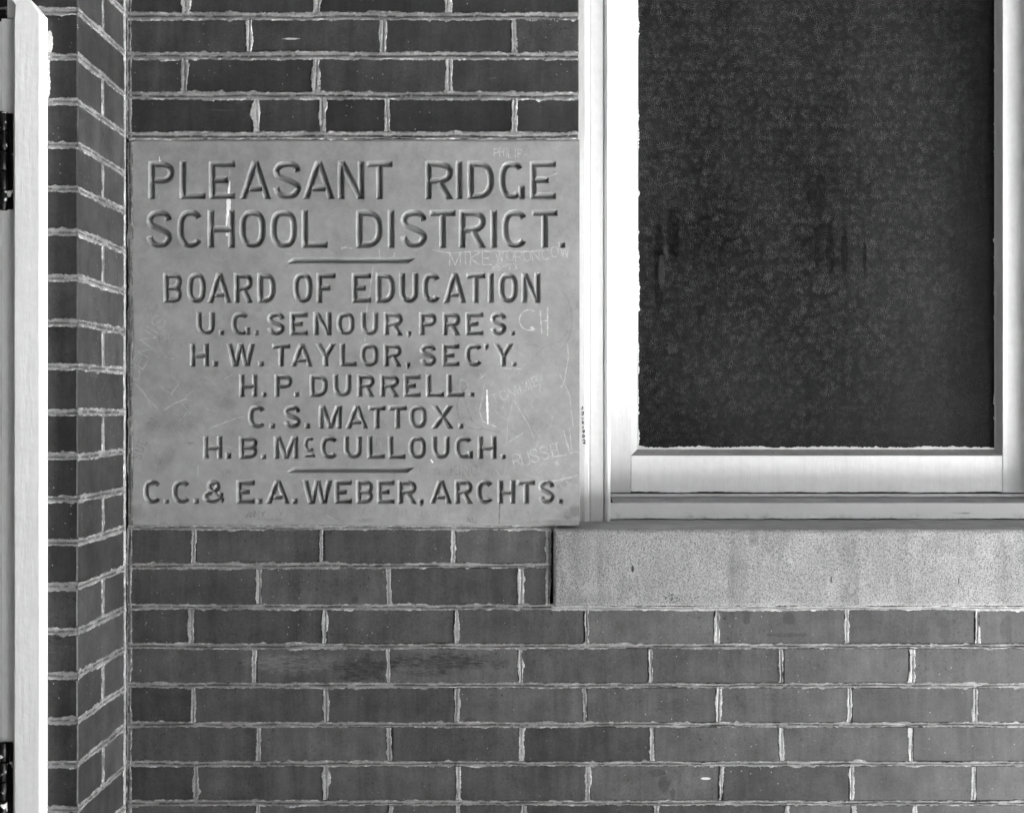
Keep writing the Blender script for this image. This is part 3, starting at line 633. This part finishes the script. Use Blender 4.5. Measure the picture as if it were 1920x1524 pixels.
scratch(sup(895, 763, 38, 42, 110, 290, 2, 30), 1.4, .45, True); scratch([(870, 745), (885, 790), (910, 805), (937, 810)], 1.4, .4, True); scratch([(937, 942), (936, 981)], 1.6, .9, True)
scratch(sup(1040, 600, 32, 60, 60, -75, 2, 30), 1.3, .4, True); scratch([(1005, 665), (1020, 650), (1050, 640), (1065, 620)], 1.5, .35, True); scratch([(985, 645), (1010, 649)], 1.5, .4, True)
def smudge_shading(x, y, rx, ry, a, rot=0, arr=None):
    arr = SM if arr is None else arr
    X, Y = np.meshgrid(gx, gy); c, s = math.cos(R(rot)), math.sin(R(rot)); u = ((X - x) * c - (Y - y) * s) / rx; v = ((X - x) * s + (Y - y) * c) / ry
    n = noise2(nx, ny, 9, 9, int(x * 7 + y)) * .5 + noise2(nx, ny, 3, 3, int(x * 3 + y)) * .35
    arr[:] = np.maximum(arr, a * np.clip(1.1 - u * u - v * v + n * .6, 0, 1))
for a in ((357, 831, 8, 4, .5), (300, 868, 13, 4, .55, 60), (305, 862, 34, 20, .28, 50), (285, 800, 26, 14, .2, 40), (262, 500, 12, 16, .28), (1072, 962, 34, 13, .6, 18), (1050, 978, 60, 5, .4), (248, 640, 5, 90, .35), (247, 430, 5, 60, .3), (246, 300, 6, 40, .35),
          (425, 758, 22, 12, .22), (1010, 800, 35, 30, .12), (485, 580, 8, 6, .22), (245, 900, 5, 70, .3), (255, 960, 20, 18, .3), (420, 250 + 15, 150, 4, .2), (990, 690, 30, 20, .14), (350, 790, 60, 18, .14, 30)): smudge_shading(*a)
for a in ((1010, 660, 150, 330, .14), (1030, 730, 60, 90, .2), (960, 780, 60, 60, .14), (350, 900, 160, 90, .06)): smudge_shading(*a, arr=RB)  # broad pale patches: light falloff painted in, plus wear around the scratches
for a in ((420, 270, 330, 110, .16), (250, 400, 60, 200, .14)): smudge_shading(*a)  # darker top and left: shade painted into the stone colour
# white paint drips
def paint(pts, wds):
    for (a, b), (wa, wb) in zip(zip(pts[:-1], pts[1:]), zip(wds[:-1], wds[1:])):
        sl = window_of(min(a[0], b[0]) - 8, max(a[0], b[0]) + 8, min(a[1], b[1]) - 3, max(a[1], b[1]) + 3); X, Y = np.meshgrid(gx[sl[1]], gy[sl[0]])
        L = math.dist(a, b); t = np.clip(((X - a[0]) * (b[0] - a[0]) + (Y - a[1]) * (b[1] - a[1])) / L / L, 0, 1)
        d = np.hypot(X - a[0] - t * (b[0] - a[0]), Y - a[1] - t * (b[1] - a[1])); wd = wa + (wb - wa) * t + .6 * np.sin(Y * .5)
        PT[sl] = np.maximum(PT[sl], np.clip((wd / 2 - d) / 1.2 + .5, 0, 1))
paint([(431.5, 340), (430, 352), (429, 362)], [1.5, 4, 4.5]); paint([(429, 374), (429, 390), (426, 405), (425, 423)], [8, 8, 4, 3]); paint([(425, 434), (425.5, 441)], [3, 3.5]); paint([(913, 731), (913.5, 760), (914.5, 794)], [1.5, 4.5, 3]); paint([(299, 295), (300, 303)], [1.5, 2]); paint([(808, 862), (811, 866)], [3, 4])
PT *= (H < .4)
X, Y = np.meshgrid(gx, gy)
unevenness = .00035 * noise2(nx, ny, 60, 60, 5) + .00012 * noise2(nx, ny, 8, 8, 6)
depth = H * D0 / F * 2.0
bord = np.clip(1 - (X - PX0) / 9, 0, 1) * .002 + np.clip(1 - (Y - PY0) / 4, 0, 1) * .002 + np.clip(1 - (PY1 - Y) / 3, 0, 1) * .0015
Yw = -.0012 + depth + unevenness + SC * .00025 + SM * .00005 + bord - PT * .0002
plaque = empty('stone_plaque', (WX(663), 0, WZ(986)), 'pale grey limestone plaque with carved lettering for Pleasant Ridge School District, scratched with graffiti', 'plaque')
Vp = np.stack([WX(X), Yw, WZ(Y)], -1).reshape(-1, 3)
i = (np.arange(ny - 1)[:, None] * nx + np.arange(nx - 1)[None]).ravel()
Fp = np.stack([i, i + nx, i + nx + 1, i + 1], 1)
mesh_np('carved_face', Vp, Fp, PL, plaque, True, {'rub_light': RB, 'scratch': SC, 'smudge_shading': SM, 'paint': PT})
box('slab', WX(PX0), WX(PX1), .0075, .10, WZ(PY1), WZ(PY0), PL, plaque, .001)
for nm, a in (('slab_edge', (WX(PX0) , WX(PX0) + .002)), ('slab_edge', (WX(PX1) - .002, WX(PX1)))):
    box(nm, a[0], a[1], .0015, .0074, WZ(PY1), WZ(PY0), PL, plaque, .0003)

# ------------------------------------------------------------------ window
dC, dS, dG, dSub = 2.035, 2.105, 2.125, 2.06
yC, yS, yG, ySub = dC - D0, dS - D0, dG - D0, dSub - D0
win = empty('window', (WX(1530), yS, WZ(975, 2.06)), 'white painted sash window with dark starburst patterned obscure glass beside the plaque', 'window')
zt = WZ(-420)
def profile(name, pts, z0, z1, mat, nz=60, parent=win, wob=.0004):
    """vertical moulding: pts = plan profile (x, y)"""
    m = len(pts); zs = np.linspace(z0, z1, nz); V = []
    nn = noise1(nz, (z1 - z0) / nz, .05, int(abs(pts[0][0]) * 1e4) + 3)
    for k, z in enumerate(zs):
        for x, y in pts: V.append((x, y + wob * nn[k], z))
    Fq = [[k * m + a, k * m + a + 1, (k + 1) * m + a + 1, (k + 1) * m + a] for k in range(nz - 1) for a in range(m - 1)]
    return mesh_np(name, V, Fq, mat, parent, False)
# left casing: flat band, quirk, face, bead
X_ = lambda px, d=dC: WX(px, d)
zc = WZ(979, dC)
prof = [(X_(1070), yC), (X_(1096), yC - .003), (X_(1103), yC - .002), (X_(1104.5), yC + .004), (X_(1106.5), yC + .004), (X_(1108), yC + .003), (X_(1131), yC + .003), (X_(1132.5), yC + .006), (X_(1134), yC + .001), (X_(1139), yC - .001), (X_(1144), yC + .002), (X_(1145.5), yC + .008), (X_(1145.5), yS + .01)]
profile('casing', prof, zc, zt, WP)
box('casing', X_(RV - 70), X_(RV + 8), yC - .003, yS + .01, zc, zt, WP, win, .003)
box('mullion', X_(1962), X_(1975) + .02, yS - .045, yS + .04, WZ(923.5, dS), zt, WP, win, .003)
# sash: stiles, rail
zr0, zr1 = WZ(923.5, dS), WZ(854, dS)
xg0, xg1 = WX(1195, dG), WX(1866, dG); xs0, xs1 = WX(1183, dS), WX(1880, dS)
box('stile', WX(1140, dS), xs0, yS, yS + .04, zr0, zt, WP, win, .001)
box('stile', xs1, X_(1962) - .0005, yS, yS + .04, zr0, zt, RP, win, .001)
def ragged_box_rail():
    n = 260; xs = np.linspace(xs0 + .0005, xs1 - .0005, n); V = []
    low = zr0 + .0012 * noise1(n, .003, .05, 41) + .0006 * noise1(n, .003, .008, 42)
    for k, x in enumerate(xs):
        V += [(x, yS + .002 + .004, low[k] + .0002), (x, yS + .0002, low[k] + .001), (x, yS, low[k] + .003), (x, yS, zr1 - .0015), (x, yS + .0012, zr1), (x, yS + .03, zr1)]
    Fq = [[k * 6 + a, k * 6 + a + 1, k * 6 + a + 7, k * 6 + a + 6] for k in range(n - 1) for a in range(5)]
    mesh_np('bottom_rail', V, Fq, RP, win, False)
ragged_box_rail()
# glazing bevels (quads from sash face to glass)
zg = WZ(842, dG)
poly_obj('glazing_bevel', [(xs0, yS + .0004, zr1), (xg0, yG, zg), (xg0, yG, zt), (xs0, yS + .0004, zt)], [(0, 1, 2, 3)], WP, win)
poly_obj('glazing_bevel', [(xs1, yS + .0004, zr1), (xg1, yG, zg), (xg1, yG, zt), (xs1, yS + .0004, zt)], [(0, 1, 2, 3)], WP, win)
poly_obj('glazing_bevel', [(xs0, yS + .0014, zr1), (xs1, yS + .0014, zr1), (xg1, yG, zg), (xg0, yG, zg)], [(0, 1, 2, 3)], LG, win)
for nm, a in (('second_sash', 0),):
    sx0, sx1 = X_(1975) + .0205, X_(RV - 70) - .0005
    box('stile', sx0, sx0 + .04, yS, yS + .04, zr0, zt, WP, win, .001); box('stile', sx1 - .04, sx1, yS, yS + .04, zr0, zt, WP, win, .001)
    box('bottom_rail', sx0 + .0405, sx1 - .0405, yS + .0005, yS + .04, zr0, zr1, WP, win, .001)
    box('glass_pane', sx0 + .041, sx1 - .041, yG + .0004, yG + .006, zr1 + .0005, zt, GL, win, .0003)
box('glass_pane', xg0 - .008, xg1 + .008, yG + .0004, yG + .006, zg - .008, zt, GL, win, .0003)
PS = Strips()
PS.add((xg0 - .002, yG + .0002, zg + .0008), (1, 0, 0), (0, 0, 1), (0, -1, 0), xg1 - xg0 + .002, .0032, .0022, lo=.0016, hi=.0014, vhi=.0008, groove=0, flange=.0008, bright=.9, sunk=.0004)
PS.add((xg0, yG + .0002, zg), (0, 0, 1), (1, 0, 0), (0, -1, 0), zt - zg, .0016, .004, lo=.0022, hi=.0012, vhi=.0009, groove=0, flange=.0006, bright=.9, sunk=.0004)
PS.add((xg1, yG + .0002, zg), (0, 0, 1), (1, 0, 0), (0, -1, 0), zt - zg, .003, .0010, lo=.0008, hi=.0005, vhi=.0004, groove=0, flange=.0005, bright=.9, sunk=.0004)
PS.build('putty_edge', WP, win)
# wooden sub sill: thin lip, sloping ledge, front face
xa, xb = WX(1146, 2.10), X_(RV - 70) - .001
box('sash_lip', xa, xb, yS - .004, yS + .03, WZ(931.5, dS - .004), WZ(926.0, dS - .004), WP, win, .0006)
zb1 = WZ(943, dSub)
poly_obj('sub_sill_top', [(xa, ySub, zb1), (xb, ySub, zb1), (xb, yS + .01, WZ(929.5, dS + .01)), (xa, yS + .01, WZ(929.5, dS + .01))], [(0, 1, 2, 3)], LG, win)
n = 400; xs = np.linspace(X_(1143), xb, n); z0s = WZ(972.5, dSub) + .0008 * noise1(n, .004, .03, 71) + .0005 * noise1(n, .004, .008, 72)
V = []
for k, x in enumerate(xs): V += [(x, ySub + .006, z0s[k] - .001), (x, ySub, z0s[k] + .0006), (x, ySub - .0002, zb1 - .002), (x, ySub + .0006, zb1 + .0003), (x, ySub + .02, zb1 - .001)]
mesh_np('sub_sill', V, [[k * 5 + a, k * 5 + a + 1, k * 5 + a + 6, k * 5 + a + 5] for k in range(n - 1) for a in range(4)], DP, win)
box('dark_gap', xa, xb, yS + .008, yS + .035, WZ(930, dS), WZ(920, dS), BLACK, win, .0002)
# marker scribble on the casing (an illegible handwritten tag)
pen = []
def pen_stroke(pts, wd=.0016):
    for (a, b), (c, d) in zip(pts[:-1], pts[1:]):
        L = math.hypot(c - a, d - b) or 1; nxx, nyy = -(d - b) / L, (c - a) / L; h = .9
        k = len(pen_v); y = yC - .0035
        for u, v in ((a + nxx * h, b + nyy * h), (a - nxx * h, b - nyy * h), (c - nxx * h, d - nyy * h), (c + nxx * h, d + nyy * h)): pen_v.append((WX(u, dC), y, WZ(v, dC)))
        for u, v in ((a + nxx * h, b + nyy * h), (a - nxx * h, b - nyy * h), (c - nxx * h, d - nyy * h), (c + nxx * h, d + nyy * h)): pen_v.append((WX(u, dC), y + .002, WZ(v, dC)))
        pen_f.extend([(k, k + 1, k + 2, k + 3), (k, k + 1, k + 5, k + 4), (k + 1, k + 2, k + 6, k + 5), (k + 2, k + 3, k + 7, k + 6), (k + 3, k, k + 4, k + 7)])
pen_v, pen_f = [], []
for q in ([(1091, 762), (1093, 764), (1090, 768)], [(1090, 774), (1094, 772), (1093, 778), (1090, 777)], [(1090, 784), (1094, 785)], [(1091, 789), (1094, 791), (1091, 793), (1095, 794)], [(1093, 799), (1093, 803)],
          [(1092, 808), (1096, 806), (1095, 811), (1092, 809)], [(1093, 815), (1096, 816), (1095, 820), (1092, 819), (1093, 815)], [(1092, 825), (1096, 824), (1097, 829), (1093, 830), (1098, 832)]): pen_stroke(q)
poly_obj('pen_writing', pen_v, pen_f, INK, win)

# stone sill
yf0, d_f = -.011, D0 - .011
sill = empty('window_sill', (WX(1530), 0, WZ(1137, d_f)), 'long pale granular stone sill under the white window, its end beside the plaque corner', 'window sill')
def sill_mesh():
    x0, x1 = WX(1037.5, d_f), WX(RV + 46, d_f); za, zb = WZ(1136, d_f), WZ(992.5, d_f); nxs, nzs = 700, 50
    xs = np.linspace(x0, x1, nxs); V = []; zt_ = WZ(975, 2.05)
    XX, ZZ = np.meshgrid(xs, np.linspace(za, zb, nzs)); g = np.random.default_rng(4).normal(0, .00022, XX.shape) + .0005 * noise2(nxs, nzs, 9, 9, 8)
    ex = np.minimum(np.minimum(XX - x0, x1 - XX), np.minimum(ZZ - za, zb - ZZ)); YY = yf0 + g + np.clip(.004 - ex, 0, 1) * .6
    F1 = np.stack([XX, YY, ZZ], -1).reshape(-1, 3)
    i = (np.arange(nzs - 1)[:, None] * nxs + np.arange(nxs - 1)[None]).ravel(); Fq = np.stack([i, i + 1, i + nxs + 1, i + nxs], 1)
    mesh_np('sill_front', F1, Fq, SI, sill, True)
    e = .0024 + yf0
    body_ = [(x0 + .0003, e, za), (x1, e, za), (x1, e, zb), (x0 + .0003, e, zb), (x0 + .0003, .16, za), (x1, .16, za), (x1, .16, zt_), (x0 + .0003, .16, zt_)]
    fix_normals(poly_obj('sill_body', body_, [(0, 1, 2, 3), (0, 4, 7, 3), (1, 5, 6, 2), (0, 1, 5, 4), (4, 5, 6, 7)], SI, sill))
    nn = 200; V = []; xs = np.linspace(x0, x1, nn); r = .0004 * noise1(nn, .004, .02, 9)
    for k, x in enumerate(xs): V += [(x, e - .0016, zb - .0002 + r[k]), (x, e + .002, zb + .0008 + r[k] * .5), (x, .05, (zb * .6 + zt_ * .4) + .0006), (x, .16, zt_ + .0004)]
    mesh_np('sill_top', V, [[k * 4 + a, k * 4 + a + 1, k * 4 + a + 5, k * 4 + a + 4] for k in range(nn - 1) for a in range(3)], LG, sill, True)
sill_mesh()

# ------------------------------------------------------------------ door frame and door at the far left
dK = 1.708; yK = dK - D0
door = empty('door_frame', (WX(50, dK), yK, .005), 'white painted door frame with painted-over hinges at the left edge of the brick pier', 'door frame')
KX = lambda px: WX(px, dK); KZ = lambda py: WZ(py, dK)
def arch_casing():
    out = [(78, 3000), (78, 26), (74, 22), (60, 4), (40, -16), (10, -38), (-40, -60), (-90, -70)]
    inn = [(26, 3000), (26, 40), (29, 10), (14, -8), (0, -20), (-20, -28), (-50, -36), (-90, -42)]
    out[0] = (78, CY + (ZC - .01) * F / dK); inn[0] = (26, CY + (ZC - .01) * F / dK)
    V = []
    for (a, b), (c, d) in zip(inn, out):
        V += [(KX(a), yK + .012, KZ(b)), (KX(a), yK + .001, KZ(b)), (KX(a + (c - a) * .04), yK, KZ(b + (d - b) * .04)), (KX(a + (c - a) * .90), yK + .0006, KZ(b + (d - b) * .90)), (KX(c), yK + .004, KZ(d)), (KX(c), yK + .026, KZ(d))]
    F_ = [[k * 6 + a, k * 6 + a + 1, k * 6 + a + 7, k * 6 + a + 6] for k in range(len(inn) - 1) for a in range(5)]
    fix_normals(mesh_np('casing', V, F_, DW, door))
# caulk and paint lapping onto the brick
CS = Strips()
CS.add((WX(80, DP_), -DN, WZ(1760, DP_)), (0, 0, 1), (1, 0, 0), (0, -1, 0), WZ(30, DP_) - WZ(1760, DP_), .0012, .005, lo=.0010, hi=.0008, vhi=.0006, groove=0, flange=.0012, bright=.9)
CS.add((WX(85, DP_), -DN, WZ(190, DP_)), (.01, 0, 1), (1, 0, 0), (0, -1, 0), WZ(95, DP_) - WZ(190, DP_), .0060, .006, lo=.0010, hi=.0006, groove=0, flange=.0007, bright=.8, taper=.01)
CS.add((WX(93, DP_), -DN, WZ(103, DP_)), (.02, 0, 1), (1, 0, 0), (0, -1, 0), WZ(58, DP_) - WZ(103, DP_), .0045, .008, lo=.0010, hi=.0004, groove=0, flange=.0009, bright=.8, taper=.012)
CS.build('paint_lap', WP, door)
DW = mat_paint('bright_white_gloss_paint', .9, .3, .35)
arch_casing()
JP = mat_paint('thick_old_white_paint', .84, .5, .5)
box('jamb', WX(2, dK + .012), KX(27), yK + .012, -.09, 0.01, KZ(30), JP, door, .001)
box('jamb', WX(13, dK + .012), KX(29), yK + .0125, -.09, KZ(29), KZ(-14), JP, door, .001)
box('dark_gap_bar', WX(-400, dK + .02), WX(12, dK + .02), yK + .02, -.09, KZ(31), KZ(8), BLACK, door, .002)  # black piece standing in for a dark gap above the door
def hinge(y0, y1):
    hz0, hz1 = KZ(y1), KZ(y0); cx, cy, r = KX(2), yK + .006, .0066
    box('hinge_leaf', KX(6), KX(18), yK + .0095, yK + .0125, hz0 + .002, hz1 - .002, HI, door, .0006)
    n = 5; L = (hz1 - hz0) / n
    for k in range(n):
        V = []; F_ = []; m = 16; rr = r
        prof_ = [(0, .0), (rr * .9, 0), (rr, .0012), (rr, L - .0022), (rr * .9, L - .001), (0, L - .001)]
        for a in range(m):
            for q, h in prof_: V.append((cx + q * math.cos(2 * math.pi * a / m), cy + q * math.sin(2 * math.pi * a / m), hz0 + k * L + h))
        for a in range(m):
            for b in range(5): F_.append([a * 6 + b, ((a + 1) % m) * 6 + b, ((a + 1) % m) * 6 + b + 1, a * 6 + b + 1])
        poly_obj('hinge_knuckle', V, F_, HI, door, True)
hinge(207, 393); hinge(1392, 1578)
dr = empty('door', (-1.2, yK + .02, .01), 'white painted door hung at the left edge, almost outside the picture', 'door')
box('door_leaf', -1.66, KX(3), yK + .013, yK + .055, .015, KZ(34), JP, dr, .003)
box('door_panel', -1.52, -.93, yK + .006, yK + .0128, 1.1, 1.9, JP, dr, .006)
box('door_panel', -1.52, -.93, yK + .006, yK + .0128, .2, .95, JP, dr, .006)
